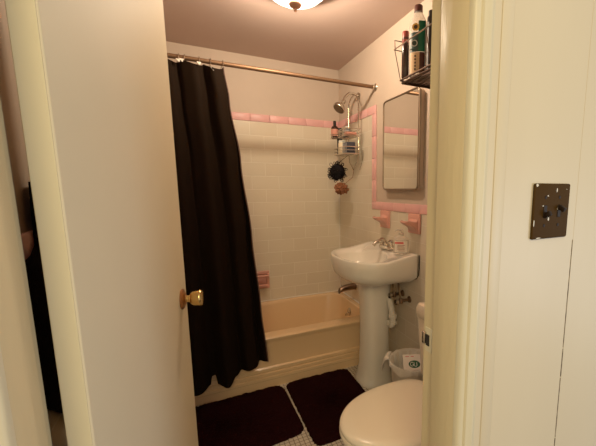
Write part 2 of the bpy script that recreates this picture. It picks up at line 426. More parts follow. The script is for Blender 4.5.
# ------------------------------------------------------------------ curtain rod, curtain
RY, RZ = 2.225, 2.013
cr = thing('curtain_rod', 'dark bronze curtain rod spanning the tub from wall to wall', 'curtain rod', (XR, RY, RZ))
MB().tube([(XL + .001, RY, RZ), (XR - .001, RY, RZ)], .0125, 16).build('rod', M['bronze'], cr)
for xx, s in ((XL, 1), (XR, -1)):
    MB().lathe([(.026, 0), (.026, .004), (.019, .010), (.0165, .022), (.0165, .028)], (xx, RY, RZ), (s, 0, 0), 24).build('rod_flange', M['chrome'], cr)

sc = thing('shower_curtain', 'dark brown cloth shower curtain bunched on its rod, hanging outside the tub', 'shower curtain', (-.05, 2.11, .13))
NU, NV = 190, 60
def interp(tab, x):
    for (a, b), (c, d) in zip(tab, tab[1:]):
        if x <= c:
            t = max(0, min(1, (x - a) / (c - a))); t = t * t * (3 - 2 * t); return b + (d - b) * t
    return tab[-1][1]
RIGHT = [(0, .207), (.10, .228), (.30, .272), (.55, .308), (.8, .333), (1, .354)]
BOT = [(-.31, .11), (-.12, .12), (-.03, .128), (.012, .138), (.028, .19), (.052, .195), (.066, .135), (.115, .128), (.15, .17), (.235, .198), (.36, .232)]
TOPW = [(0, 0), (.09, .018), (.16, 0), (.27, .015), (.38, 0), (.50, .012), (.62, 0), (.70, .014), (.80, 0), (.90, .022), (1, .0)]
mb = MB(); grid = []
for j in range(NV + 1):
    v = j / NV; xr = interp(RIGHT, v); xl = -.312
    row = []
    for i in range(NU + 1):
        u = i / NU
        x = xl + (xr - xl) * u
        amp = .017 + .016 * v
        ph = 2 * PI * (4.3 * u + .16 * math.sin(6 * u + .5) + .30 * v * u * u)
        y = 2.195 - .105 * v + amp * math.sin(ph) + .006 * math.sin(2.3 * ph + 1.3 + 2 * v) * (.6 + .4 * v) + .004 * math.sin(19 * u + 4 * v)
        x += .012 * math.cos(ph) * (1 - .3 * v)
        if u > .97: x = min(x, xr)
        xb = xl + (.352 - xl) * u
        zt = 1.990 - interp(TOPW, u); zb = interp(BOT, xb)
        z = zt + (zb - zt) * v
        row.append(mb.bm.verts.new((x, min(y, Y_TUB - .004 if z < .42 else y), z)))
    grid.append(row)
for j in range(NV):
    for i in range(NU):
        mb.bm.faces.new((grid[j][i], grid[j][i + 1], grid[j + 1][i + 1], grid[j + 1][i]))
edge = [tuple(grid[j][NU].co) for j in range(NV + 1)]
cloth = mb.build('curtain_cloth', M['curtain'], sc, ang=80, fixn=False)
MB().tube([(p[0] + .001, p[1], p[2]) for p in edge], .0035, 6).build('curtain_hem', M['hem'], sc)
for u in (.06, .22, .40, .565, .62, .765, .875, .965):
    x = -.312 + (.193 + .312) * u
    if u == .965: x = .195
    zt = 1.990 - interp(TOPW, u)
    ring = [(x + .006 * math.sin(a * .7), RY - .003 + .018 * math.cos(a), (RZ + zt) / 2 + .003 + ((RZ - zt) / 2 + .015) * math.sin(a)) for a in [2 * PI * k / 20 for k in range(20)]]
    r = MB().tube(ring, .0018, 8, closed=True).build('curtain_ring', M['frame'], sc)
# liner corners showing pale between rings
for u in (.57, .60, .765, .90):
    x = -.312 + (.193 + .312) * u; zt = 1.990 - interp(TOPW, u)
    MB().poly([(x - .012, RY - .050, zt + .004), (x + .012, RY - .050, zt + .002), (x + .004, RY - .056, zt - .016)]).build('liner_corner', M['white_ring'], sc, smooth=False)

# ------------------------------------------------------------------ bath mats
def mat_rug(name, label, corners, r, base, seed):
    """rounded quadrilateral with a shaggy pile"""
    cs = [Vector((x, y)) for x, y in corners]; out = []
    for i, c in enumerate(cs):
        p, q = cs[i - 1], cs[(i + 1) % 4]; d0, d1 = (p - c).normalized(), (q - c).normalized()
        a, b = c + d0 * r, c + d1 * r
        for k in range(9):
            t = k / 8; out.append((1 - t) ** 2 * a + 2 * t * (1 - t) * c + t * t * b)
    P2 = []
    for i, p in enumerate(out):
        q = out[(i + 1) % len(out)]; m = max(1, int((q - p).length / .0045))
        P2 += [p + (q - p) * k / m for k in range(m)]
    ctr = sum(P2, Vector((0, 0))) / len(P2); rnd = random.Random(seed)
    nr = 46; mb = MB(); rings = []
    for k in range(nr + 1):
        s = 1 - k / nr; ring = []
        for i, p in enumerate(P2):
            q = ctr + (p - ctr) * (s if s > 0 else .002)
            e = min(1, k / 2.0)
            j = .0045 if k < 2 else .002
            q = q + Vector((rnd.uniform(-j, j), rnd.uniform(-j, j)))
            z = .003 if k == 0 else (.016 + .006 * noise.noise(Vector((q.x * 30, q.y * 30, seed))) + rnd.uniform(-.004, .004)) * (.55 + .45 * e)
            ring.append((q.x, q.y, z))
        rings.append(ring)
    bottom = [(p[0], p[1], .0005) for p in rings[0]]
    mb.loft([bottom] + rings)
    o = mb.build(name, M['rug'], base=base, ang=180)
    return tag(o, label, 'bath mat', 'bath mats on the mosaic floor')
mat_rug('bath_mat', 'dark maroon shaggy bath mat lying below the shower curtain, beside the open door', [(.460, 1.640), (.447, 2.150), (-.24, 2.135), (-.24, 1.56)], .062, (.1, 1.85, 0), 3)
mat_rug('bath_mat', 'dark maroon shaggy bath mat lying between the tub, the sink pedestal and the toilet', [(.905, 1.53), (.915, 2.150), (.466, 2.150), (.470, 1.500)], .062, (.69, 1.8, 0), 5)

# ------------------------------------------------------------------ pedestal sink
SY, SX = 1.946, XR - T - .001
ps = thing('pedestal_sink', 'white porcelain pedestal sink standing between tub and toilet', 'sink', (1.05, SY, 0))
NS = 72
def sink_ring(scale, dz, back=1.0):
    out = []
    for k in range(NS):
        t = 2 * PI * k / NS; ct, st = math.cos(t), math.sin(t)
        if ct > 0:   # toward the wall
            u = .215 * abs(ct) ** (2 / 22); w = .300 * math.copysign(abs(st) ** (2 / 22), st)
        else:
            u = -.205 * abs(ct) ** (2 / 2.15); w = .300 * math.copysign(abs(st) ** (2 / 2.15), st)
        cx = SX - .216
        x = cx + u * (back if ct > 0 else scale); sc_ = scale + (1 - scale) * .8 * smooth(0, .7, ct) if ct > 0 else scale
        y = SY + w * sc_
        out.append([x, y, dz])
    return out
def deck(x): return .030 * smooth(.20, .05, SX - x)
RIMZ = .884
def with_deck(r, f=1): return [(x, y, z + deck(x) * f) for x, y, z in r]
def inner(a, b, cx, z, f=0): return [(cx + a * math.cos(2 * PI * k / NS), SY + b * math.sin(2 * PI * k / NS), z) for k in range(NS)]
rings = []
rings.append([(1.045 + .085 * math.cos(2 * PI * k / NS), SY + .098 * math.sin(2 * PI * k / NS), .70) for k in range(NS)])
def mix(r, q, t): return [tuple(a + (b - a) * t for a, b in zip(p, s)) for p, s in zip(r, q)]
low = rings[0]
full = sink_ring(.92, .70)
rings.append([(p[0], p[1], .716) for p in mix(low, full, .45)])
rings.append([(p[0], p[1], .738) for p in mix(low, full, .82)])
rings.append(sink_ring(.925, .768)); rings.append(sink_ring(.965, .797)); rings.append(sink_ring(1.0, .84))
rings.append(with_deck(sink_ring(1.0, RIMZ - .010))); rings.append(with_deck(sink_ring(.99, RIMZ - .002, .995))); rings.append(with_deck(sink_ring(.965, RIMZ, .985)))
rings.append(with_deck(sink_ring(.90, RIMZ - .003, .93)))
bx = SX - .245
rings.append(with_deck(inner(.150, .215, bx, RIMZ - .012)))
rings.append(inner(.143, .207, bx, RIMZ - .028)); rings.append(inner(.128, .185, bx, RIMZ - .07)); rings.append(inner(.095, .135, bx, RIMZ - .115)); rings.append(inner(.035, .04, bx + .02, RIMZ - .132))
MB().loft(rings).build('basin', M['porcelain'], ps, ang=60)
MB().lathe([(0, 0), (.02, 0), (.022, .002), (0, .004)], (bx + .02, SY, RIMZ - .1315), (0, 0, 1), 20).build('drain', M['chrome'], ps)
pr = []
for z, a, b in ((0, .125, .118), (.018, .125, .118), (.03, .118, .112), (.06, .112, .108), (.12, .100, .100), (.25, .094, .095), (.42, .092, .094), (.58, .096, .098), (.67, .102, .106), (.72, .104, .108)):
    pr.append(sup((1.040, SY), a, b, 2.6, 48, z))
MB().loft(pr).build('pedestal', M['porcelain'], ps, ang=50)
MB().tube([(SX - .003, SY - .3015, RIMZ + .026), (SX - .003, SY - .3015, .83), (SX - .003, SY - .296, .785), (SX - .003, SY - .275, .758), (SX - .003, SY - .20, .738)], .003, 6).build('wall_joint', M['rubber'], ps)
# faucet: centerset body, spout, two handles
fz = RIMZ + .030; fx = SX - .055
fa = MB().loft([sup((fx, SY), a, b, 3, 28, z) for z, a, b in ((fz - .004, .028, .085), (fz + .008, .028, .085), (fz + .015, .022, .078), (fz + .017, .01, .06))]).build('faucet_body', M['chrome'], ps)
MB().tube([(fx, SY, fz + .01), (fx - .006, SY, fz + .035), (fx - .025, SY, fz + .050), (fx - .055, SY, fz + .052), (fx - .085, SY, fz + .040), (fx - .100, SY, fz + .022)], .012, 14, radii=[.018, .016, .0145, .013, .012, .012]).build('faucet_spout', M['chrome'], fa)
for s in (-1, 1):
    MB().lathe([(.017, 0), (.015, .012), (.010, .018), (.010, .024), (.019, .026), (.021, .032), (.020, .044), (.014, .049), (0, .05)], (fx, SY + s * .058, fz + .012), (0, 0, 1), 18).build('faucet_handle', M['chrome'], fa)
# drain trap and supply valves behind the pedestal
MB().tube([(1.09, SY - .04, .64), (1.10, SY - .105, .58), (1.105, SY - .130, .50), (1.105, SY - .137, .45)] + [(1.105, SY - .137 + .001 - .03 * (1 - math.cos(a)) * 0 + .026 - .026 * math.cos(a), .445 - .03 * math.sin(a)) for a in [PI * k / 8 for k in range(1, 9)]], .020, 12).build('drain_trap', M['pvc'], ps)
MB().lathe([(.027, 0), (.027, .02), (.023, .024)], (1.105, SY - .134, .475), (0, 0, 1), 18).build('slip_nut', M['pvc'], ps)
MB().lathe([(.026, 0), (.026, .016)], (1.105, SY - .1365, .435), (0, 0, 1), 18).build('slip_nut', M['pvc'], ps)
for yy, zz in ((SY - .20, .605), (SY - .12, .625)):
    v = MB().tube([(SX, yy, zz), (SX - .07, yy, zz)], .010, 10).lathe([(.022, 0), (.018, .008), (.011, .010)], (SX, yy, zz), (-1, 0, 0), 18).lathe([(.013, -.016), (.016, -.010), (.016, .010), (.013, .016)], (SX - .065, yy, zz), (0, 0, 1), 14).tube([(SX - .065, yy, zz), (SX - .065, yy + .02, zz + .06), (SX - .05, yy + .07, zz + .13)], .006, 8).build('supply_valve', M['darkpipe'], ps)
    MB().lathe([(.004, 0), (.005, .02), (.017, .022), (.020, .028), (.017, .036), (0, .037)], (SX - .075, yy, zz), (-1, -.4, 0), 14).build('valve_handle', M['chrome'], v)

# ------------------------------------------------------------------ soap pump bottle on the sink deck
bx_, by_ = 1.120, 1.748; bz = RIMZ + .0285
sb = thing('soap_bottle', 'clear pump soap bottle with red and white label on the sink rim', 'soap bottle', (bx_, by_, bz))
vd = Vector((-bx_, -by_)).normalized(); pv = Vector((-vd.y, vd.x))
def oval(a, b, z, m=28, cx=bx_, cy=by_):
    o = []
    for k in range(m):
        t = 2 * PI * k / m; u = a * math.copysign(abs(math.cos(t)) ** .75, math.cos(t)); w = b * math.copysign(abs(math.sin(t)) ** .75, math.sin(t))
        o.append((cx + pv.x * u + vd.x * w, cy + pv.y * u + vd.y * w, z))
    return o
MB().loft([oval(a, b, bz + z) for z, a, b in ((0, .041, .022), (.003, .046, .025), (.08, .0475, .026), (.095, .042, .024), (.106, .028, .018), (.111, .014, .014), (.118, .014, .014))]).build('bottle', M['soapclear'], sb)
lb = []
for k in range(11):
    u = -.038 + .076 * k / 10; w = .0258 * (1 - abs(u / .0475) ** 2.67) ** .375 + .0010
    lb.append((bx_ + pv.x * u + vd.x * w, by_ + pv.y * u + vd.y * w))
def strip(i0, i1, z0, z1, off=0):
    mb = MB(); 
    pts = [(x + vd.x * off, y + vd.y * off) for x, y in lb[i0:i1]]
    mb.loft([[(x, y, z0) for x, y in pts], [(x, y, z1) for x, y in pts]], False, False, closed=False); return mb
lab = strip(0, 11, bz + .008, bz + .078).build('bottle_label', M['label'], sb)
strip(0, 8, bz + .060, bz + .072, .0006).build('red_band', M['redprint'], lab)
mb = MB()
for zz, i0, i1 in ((.050, 2, 9), (.042, 2, 8), (.034, 2, 9), (.026, 2, 9), (.016, 3, 9)):
    q = strip(i0, i1, bz + zz, bz + zz + .003, .0007); mb._add(q.bm)
mb.build('fine_print', M['sponge'], lab)
MB().lathe([(.016, 0), (.016, .014), (.007, .016), (.006, .026), (.013, .027), (.014, .033), (.008, .036), (0, .036)], (bx_, by_, bz + .112), (0, 0, 1), 20).tube([(bx_, by_, bz + .142), (bx_ - .018, by_ + .012, bz + .143), (bx_ - .034, by_ + .022, bz + .138)], .005, 8).build('pump', M['soapclear'], sb)

# ------------------------------------------------------------------ pink ceramic fittings
def wall_holder(name, label, yc, cat):
    t = thing(name, label, cat, (XR, yc, 1.10))
    X = XR - T
    MB().box(X - .014, X, yc - .062, yc + .062, 1.036, 1.156, .005, 3).build('backplate', M['pinkdish'], t)
    # curved tray reaching out from the plate
    prof = [(0, 1.128), (.010, 1.116), (.022, 1.108), (.060, 1.110), (.085, 1.116), (.088, 1.108), (.070, 1.094), (.045, 1.083), (.022, 1.070), (.010, 1.055), (0, 1.044)]
    s = []
    for k in range(9):
        a = k / 8 * 2 - 1; y = yc + a * .046; f = (1 - .35 * abs(a) ** 3)
        s.append([(X - .012 - u * f, y, z) for u, z in prof])
    MB().loft(s).build('tray', M['pinkdish'], t, ang=50)
    return t
wall_holder('mounted_soap_holder', 'pink ceramic soap holder below the pink tile border, farther from the soap bottle', 2.055, 'soap holder')
wall_holder('toothbrush_holder', 'pink ceramic holder below the pink tile border, just above the soap bottle', 1.700, 'toothbrush holder')
# recessed soap dish with grab bar on the tub's back wall
sd = thing('soap_dish', 'pink ceramic soap dish with grab bar on the tiled back wall above the tub', 'soap dish', (.45, YB, .55))
xa, xb_, za, zb = .372, .532, .470, .620; Y = YB - T
mb = MB()
mb.box(xa, xb_, Y - .020, Y, zb - .028, zb, .006, 3).box(xa, xb_, Y - .020, Y, za, za + .026, .006, 3).box(xa, xa + .024, Y - .018, Y, za + .01, zb - .01, .005, 3).box(xb_ - .024, xb_, Y - .018, Y, za + .01, zb - .01, .005, 3).box(xa + .01, xb_ - .01, Y - .004, Y, za + .01, zb - .01)
mb.build('dish_frame', M['pinkdish'], sd)
MB().box(xa + .02, xb_ - .02, Y - .055, Y - .002, za + .022, za + .036, .006, 3).box(xa + .02, xb_ - .02, Y - .058, Y - .048, za + .022, za + .046, .004, 2).build('dish_tray', M['pinkdish'], sd)
MB().tube([(xa + .008, Y - .012, zb - .03), (xa + .012, Y - .045, zb - .038), (xb_ - .012, Y - .045, zb - .038), (xb_ - .008, Y - .012, zb - .03)], .011, 12).build('grab_bar', M['pinkdish'], sd)

# ------------------------------------------------------------------ medicine cabinet mirror
mc = thing('medicine_cabinet', 'mirrored medicine cabinet with rounded dark metal frame on the wall above the sink', 'mirror', (XR, 1.84, 1.585))
ya, yb2, za, zb = 1.635, 2.046, 1.298, 1.870; XM = 1.157
def yz(p, x): return [(x, y, z) for y, z in p]
MB().loft([yz(rrect(ya + .006, yb2 - .006, za + .006, zb - .006, .022), XM + .006), yz(rrect(ya + .006, yb2 - .006, za + .006, zb - .006, .022), XR)]).build('cabinet_body', M['plaster'], mc, ang=50)
MB().poly(yz(rrect(ya + .004, yb2 - .004, za + .004, zb - .004, .022), XM)).build('mirror_glass', M['mirror'], mc, smooth=False)
MB().tube(yz(rrect(ya + .004, yb2 - .004, za + .004, zb - .004, .024), XM + .001), .0062, 10, closed=True).build('mirror_frame', M['frame'], mc)
MB().tube([(XM + .002, ya - .001, za + .02), (XM + .002, ya - .001, zb - .02)], .0078, 10).build('hinge_strip', M['frame'], mc)

# ------------------------------------------------------------------ wire shelf above the toilet with bottles
SZ = 1.848
ra = thing('wire_shelf', 'dark wire basket shelf of bottles mounted on the wall above the toilet', 'shelf', (XR, 1.2, SZ))
ya, yb2 = .86, 1.552; xf = .975
mb = MB()
mb.tube([(xf, ya, SZ), (xf, yb2, SZ), (XR - .004, yb2, SZ), (XR - .004, ya, SZ)], .0045, 8, closed=True)
mb.tube([(xf + .01, ya, SZ - .012), (xf + .01, yb2 - .004, SZ - .012), (XR - .004, yb2 - .004, SZ - .012), (XR - .004, ya, SZ - .012)], .006, 8, closed=True)
k = 0; x = xf + .022
while x < XR - .01:
    mb.box(x, x + .019, ya, yb2, SZ - .006, SZ - .001); x += .026
mb.build('shelf_tray', M['darkwire'], ra)
xt = .944
mb = MB()
mb.tube([(XR - .004, ya - .01, SZ + .145), (xt, ya - .01, SZ + .145), (xt, yb2 + .012, SZ + .145), (XR - .004, yb2 + .012, SZ + .145)], .0028, 8)
mb.build('guard_rail', M['chrome'], ra)
def wire(pts, r=.0024): MB().tube(pts, r, 8).build('side_wire', M['darkwire'], ra)
wire([(xt + .006, yb2 + .012, SZ + .145), (xt + .004, yb2 + .014, SZ + .190), (xt + .03, yb2 + .012, SZ + .190), (XR - .004, yb2 + .012, SZ + .190)], .0028)
wire([(xf, yb2 - .002, SZ), (xt + .004, yb2 + .012, SZ + .145)], .0022)
wire([(xf + .075, yb2, SZ), (xf + .065, yb2 + .012, SZ + .145), (xf + .065, yb2 + .012, SZ + .190)])
wire([(xf + .15, yb2, SZ), (xf + .145, yb2 + .012, SZ + .145), (xf + .145, yb2 + .012, SZ + .190)])
for yy in (.98, 1.14, 1.30): wire([(xf, yy, SZ), (xt, yy, SZ + .145)])
def rot_oval(cx, cy, a, b, z, n_=2.6, m=32):
    d = Vector((-cx, -cy)).normalized(); p = Vector((-d.y, d.x)); o = []
    for k in range(m):
        t = 2 * PI * k / m; u = a * math.copysign(abs(math.cos(t)) ** (2 / n_), math.cos(t)); w = b * math.copysign(abs(math.sin(t)) ** (2 / n_), math.sin(t))
        o.append((cx + p.x * u + d.x * w, cy + p.y * u + d.y * w, z))
    return o
# big clear bottle with green label
gx, gy, gz = 1.026, 1.476, SZ + .006
gb = thing('mouthwash_bottle', 'tall clear bottle with green and beige label and dark cap, on the wire shelf', 'bottle', (gx, gy, gz))
MB().loft([rot_oval(gx, gy, a, b, gz + z) for z, a, b in ((0, .038, .032), (.004, .0425, .036), (.225, .0425, .036), (.252, .037, .032), (.278, .024, .022), (.285, .0175, .0175), (.296, .0175, .0175))]).build('bottle', M['clear'], gb)
MB().lathe([(0, 0), (.0205, 0), (.0205, .026), (.0185, .029), (0, .029)], (gx, gy, gz + .292), (0, 0, 1), 24).build('bottle_cap', M['maroon'], gb)
def wrap(cx, cy, a, b, u0, u1, z0, z1, off=.0012, n_=2.6, k=12, slant=0.0, r0=0):
    d = Vector((-cx, -cy)).normalized(); p = Vector((-d.y, d.x)); lo = []; hi = []
    for i in range(k + 1):
        u = u0 + (u1 - u0) * i / k; w = b * max(0, 1 - abs(u / a) ** n_) ** (1 / n_) + off
        q = (cx + p.x * u + d.x * w, cy + p.y * u + d.y * w)
        lo.append((*q, z0 + slant * (u - u0))); hi.append((*q, z1 + slant * (u - u0)))
    return MB().loft([lo, hi], False, False, closed=False)
# pv runs toward the picture's ... sign handled by u below (u<0 and u>0 sides of the front)
def U(cx, cy):   # +1 if positive u lies toward the wall end (larger x/y ratio)
    d = Vector((-cx, -cy)).normalized(); p = Vector((-d.y, d.x)); return 1 if p.x > 0 else -1
s = U(gx, gy)
def wrp(cx, cy, a, b, u0, u1, *r, **kw):
    q = sorted((s * u0, s * u1)); return wrap(cx, cy, a, b, q[0], q[1], *r, **kw)
GA, GB = .0425, .036
wrp(gx, gy, GA, GB, -.038, .002, gz + .102, gz + .190).build('picture_label', M['teal'], gb)
wrp(gx, gy, GA, GB, .002, .033, gz + .102, gz + .240, .0014).build('green_label', M['green'], gb)
wrp(gx, gy, GA, GB, .033, .038, gz + .012, gz + .240, .0014).build('silver_edge', M['pale'], gb)
bl = wrp(gx, gy, GA, GB, -.037, .008, gz + .006, gz + .100, .0016).build('beige_label', M['beige'], gb)
wrp(gx, gy, GA, GB, .008, .033, gz + .006, gz + .100, .0016).build('maroon_label', M['maroon'], gb)
for i in range(5):
    wrp(gx, gy, GA, GB, -.016, -.008, gz + .018 + i * .015, gz + .027 + i * .015, .0024, k=3).build('label_character', M['ink'], bl)
d = Vector((-gx, -gy)).normalized()
p = Vector((-d.y, d.x)) * s
def emblem(u, z, r, m, nm, par, off):
    w = GB * (1 - abs(u / GA) ** 2.6) ** (1 / 2.6) + off
    c = Vector((gx + p.x * u + d.x * w, gy + p.y * u + d.y * w, z))
    return MB().lathe([(0, 0), (r, 0), (r, .0008), (0, .0012)], c, (d.x, d.y, 0), 24).build(nm, M[m], par)
e = emblem(-.012, gz + .212, .017, 'gold', 'emblem', gb, .0016); emblem(-.012, gz + .212, .009, 'ink', 'emblem_centre', e, .0028)
e = emblem(-.017, gz + .140, .015, 'pale', 'emblem', gb, .0026); emblem(-.017, gz + .140, .011, 'teal', 'emblem_centre', e, .0038)
# dark bottle with a red cap
rx, ry = .985, 1.524
rb = thing('hair_oil_bottle', 'slim dark bottle with a red cap at the end of the wire shelf', 'bottle', (rx, ry, gz))
MB().lathe([(0, 0), (.0165, 0), (.018, .004), (.018, .150), (.016, .160), (.013, .164)], (rx, ry, gz), (0, 0, 1), 24).build('bottle', M['darkbrown'], rb)
MB().lathe([(.0155, 0), (.0165, .002), (.0165, .050), (.0145, .054), (0, .054)], (rx, ry, gz + .162), (0, 0, 1), 24).build('bottle_cap', M['redcap'], rb)
MB().lathe([(.0168, 0), (.0172, .001), (.0172, .010), (.0168, .011)], (rx, ry, gz + .176), (0, 0, 1), 24, False, False).build('cap_band', M['maroon'], rb)
# dark bottle/box nearer the doorway
kx, ky = 1.066, 1.404
kb_ = thing('dark_bottle', 'square-shouldered black bottle on the wire shelf, between the clear bottle and the door frame', 'bottle', (kx, ky, gz))
MB().loft([rot_oval(kx, ky, a, b, gz + z, 5) for z, a, b in ((0, .030, .025), (.003, .033, .028), (.238, .033, .028), (.246, .031, .026), (.247, .027, .023), (.272, .027, .023), (.275, .024, .020))]).build('bottle', M['black'], kb_)
wrp(kx, ky, .033, .028, -.029, -.023, gz + .01, gz + .22, .001, 5).build('label_edge', M['steelblue'], kb_)

# ------------------------------------------------------------------ shower head and caddy
SHY = 2.50
sh = thing('overhead_shower', 'round chrome shower head angled down from its arm over the tub', 'shower head', (XR, SHY, 2.02))
MB().tube([(XR - T, SHY, 2.015), (XR - .04, SHY, 2.030), (XR - .085, SHY, 2.026), (XR - .120, SHY, 1.994), (XR - .132, SHY, 1.965)], .0105, 12).build('shower_arm', M['chrome'], sh)
MB().lathe([(.030, 0), (.028, .006), (.014, .012)], (XR - T, SHY, 2.015), (-1, 0, 0.1), 24).build('arm_flange', M['chrome'], sh)
hp, hd = (XR - .122, SHY, 1.972), Vector((-.60, -.12, -.78))
MB().lathe([(.013, 0), (.017, .006), (.017, .022), (.012, .026), (.012, .036), (.024, .046), (.041, .060), (.049, .076), (.049, .085), (.045, .090), (.012, .088), (0, .088)], hp, hd, 32).build('head', M['chrome'], sh)
q = Vector(hp) + hd.normalized() * .0905
MB().lathe([(.041, 0), (.041, .003), (0, .004)], q, hd, 28).build('spray_face', M['darkpipe'], sh)

cd = thing('shower_caddy', 'chrome wire shower caddy hooked over the shower arm, packed with bottles', 'caddy', (XR - .05, SHY, 1.58))
X0 = XR - .048
mb = MB()
hw = .094
hoop = [(X0, SHY - hw, 1.60), (X0, SHY - hw, 1.935)] + [(X0, SHY - hw * math.cos(a), 1.935 + .080 * math.sin(a)) for a in [PI * k / 12 for k in range(1, 12)]] + [(X0, SHY + hw, 1.935), (X0, SHY + hw, 1.60)]
mb.tube(hoop, .0058, 8)
mb.tube([(X0, SHY - hw, 1.60), (X0 - .002, SHY - hw + .01, 1.52), (X0 - .01, SHY - .02, 1.452), (X0, SHY + hw - .01, 1.52), (X0, SHY + hw, 1.60)], .0055, 8)
mb.tube([(X0 + .03, SHY - hw - .012, 1.60), (X0 + .03, SHY - hw - .005, 1.52), (X0 + .03, SHY - .05, 1.455)], .0038, 8)
mb.build('caddy_frame', M['chrome'], cd)
def basket(z, ya, yb, xd, hgt):
    mb = MB(); xw = X0
    for zz, r in ((z, .0032), (z + hgt, .0032), (z + hgt * .5, .002)):
        mb.tube([(xw, ya, zz), (xw - xd, ya + .012, zz), (xw - xd - .006, (ya + yb) / 2, zz), (xw - xd, yb - .012, zz), (xw, yb, zz)], r, 6)
        mb.tube([(xw, ya, zz), (xw, yb, zz)], r, 6)
    k = 8
    for i in range(k + 1):
        y = ya + .012 + (yb - ya - .024) * i / k
        mb.tube([(xw, y, z), (xw - xd, y, z), (xw - xd, y, z + hgt)], .0018, 6)
    return mb
basket(1.700, SHY - .13, SHY + .062, .115, .05).build('basket', M['chrome'], cd)
mb = MB()
rc = (X0 - .118, SHY + .098)
for zz in (1.7015, 1.728): mb.tube([(rc[0] + .0335 * math.cos(a), rc[1] + .0335 * math.sin(a), zz) for a in [2 * PI * k / 18 for k in range(18)]], .0026, 6, closed=True)
for a in (.6, 2.2, 3.8, 5.4): mb.tube([(rc[0] + .0335 * math.cos(a), rc[1] + .0335 * math.sin(a), 1.728), (rc[0] + .0335 * math.cos(a), rc[1] + .0335 * math.sin(a), 1.7015), (rc[0], rc[1], 1.7005)], .0022, 6)
mb.tube([(rc[0] + .033, rc[1], 1.7015), (X0, SHY + .09, 1.7015)], .0028, 6)
mb.build('bottle_holder', M['chrome'], cd)
basket(1.570, SHY - .115, SHY + .125, .118, .05).build('basket', M['chrome'], cd)
def small_bottle(name, label, x, y, z, prof, m, capm=None, capprof=None, band=None):
    t = thing(name, label, 'bottle', (x, y, z))
    MB().lathe([(0, 0)] + prof, (x, y, z), (0, 0, 1), 20).build('bottle', M[m], t)
    if capprof: MB().lathe(capprof, (x, y, z), (0, 0, 1), 18).build('bottle_cap', M[capm], t)
    if band: MB().lathe([(band[0], band[1]), (band[0], band[2])], (x, y, z), (0, 0, 1), 20, False, False).build('bottle_label', M[band[3]], t)
    return t
u1, u2 = 1.7035, 1.5735
small_bottle('shampoo_bottle', 'brown bottle with black cap and pinkish label at the shower caddy end', X0 - .118, SHY + .098, u1, [(.028, 0), (.029, .004), (.029, .078), (.020, .090), (.011, .094)], 'darkbrown', 'black', [(.0125, .092), (.0125, .128), (.010, .131), (0, .131)], (.0294, .014, .066, 'soap'))
small_bottle('black_tube', 'tall plain black tube standing in the lower basket of the shower caddy', X0 - .080, SHY + .088, u2 + .002, [(.021, 0), (.022, .003), (.022, .10), (.021, .200), (.018, .206), (0, .206)], 'black')
small_bottle('lotion_bottle', 'short dark blue bottle in the upper basket of the shower caddy', X0 - .068, SHY - .028, u1, [(.026, 0), (.027, .003), (.027, .050), (.014, .058)], 'navy', 'pale', [(.013, .056), (.013, .072), (0, .073)], (.0274, .030, .046, 'steelblue'))
sbar = MB().box(X0 - .108, X0 - .02, SHY - .108, SHY - .058, u1, u1 + .024, .009, 3).build('soap_bar', M['soap'], base=(X0 - .06, SHY - .08, u1))
tag(sbar, 'pink soap bar lying in the upper basket of the shower caddy', 'soap')
t = thing('cream_jar', 'cream coloured jar with printed wrap in the lower basket of the shower caddy', 'jar', (X0 - .06, SHY + .040, u2))
MB().lathe([(0, 0), (.030, 0), (.032, .004), (.032, .084), (.027, .090), (0, .090)], (X0 - .080, SHY + .034, u2), (0, 0, 1), 22).build('jar', M['cream'], t)
MB().lathe([(.0285, .086), (.029, .089), (.029, .104), (.026, .107), (0, .107)], (X0 - .080, SHY + .034, u2), (0, 0, 1), 22).build('jar_lid', M['pale'], t)
t = thing('razor_pack', 'navy striped pack standing in the lower basket of the shower caddy', 'pack', (X0 - .055, SHY - .05, u2))
MB().box(X0 - .100, X0 - .030, SHY - .100, SHY - .008, u2, u2 + .082, .006, 2).build('pack', M['navy'], t)
mb = MB()
for k in range(4): mb.box(X0 - .1012, X0 - .0995, SHY - .092 + k * .022, SHY - .085 + k * .022, u2 + .006, u2 + .074)
mb.build('pack_stripe', M['steelblue'], t)
# black mesh puff and brown natural sponge hanging under the caddy
pc = Vector((X0 - .120, SHY + .050, 1.438))
mb = MB(); rnd = random.Random(4)
mb.sphere(pc, .060, sub=3)
for v in mb.bm.verts:
    dd = (v.co - pc); v.co = pc + dd * (1 + .25 * noise.noise(dd * 60))
for k in range(90):
    d0 = Vector((rnd.gauss(0, 1), rnd.gauss(0, 1), rnd.gauss(0, 1))).normalized(); e = d0.orthogonal().normalized()
    e = Matrix.Rotation(rnd.uniform(0, 6.28), 3, d0) @ e; c = pc + d0 * .054; r = rnd.uniform(.010, .018)
    mb.tube([c + d0 * r * (1 + math.sin(a)) + e * r * .75 * math.cos(a) for a in [2 * PI * i / 8 for i in range(8)]], .0021, 5, closed=True)
mb.tube([pc + Vector((0, 0, .035)), pc + Vector((.02, -.005, .08)), (X0 - .03, SHY + .02, 1.574)], .002, 6)
lo = mb.build('bath_puff', M['loofah'], base=tuple(pc)); tag(lo, 'black ruffled mesh bath puff hanging under the shower caddy', 'bath puff')
qc = Vector((X0 - .100, SHY + .025, 1.308))
mb = MB(); mb.sphere(qc, .050, (1, .95, .80), 4)
for v in mb.bm.verts:
    dd = v.co - qc; v.co = qc + dd * (1 + .55 * noise.noise(dd * 70) + .15 * noise.noise(dd * 160))
mb.tube([qc + Vector((.015, -.01, .025)), qc + Vector((.088, -.03, .09)), (X0 - .004, SHY - .01, 1.448)], .002, 6)
tag(mb.build('hanging_sponge', M['sponge'], base=tuple(qc)), 'ragged brown sponge hanging just below the black bath puff', 'sponge')

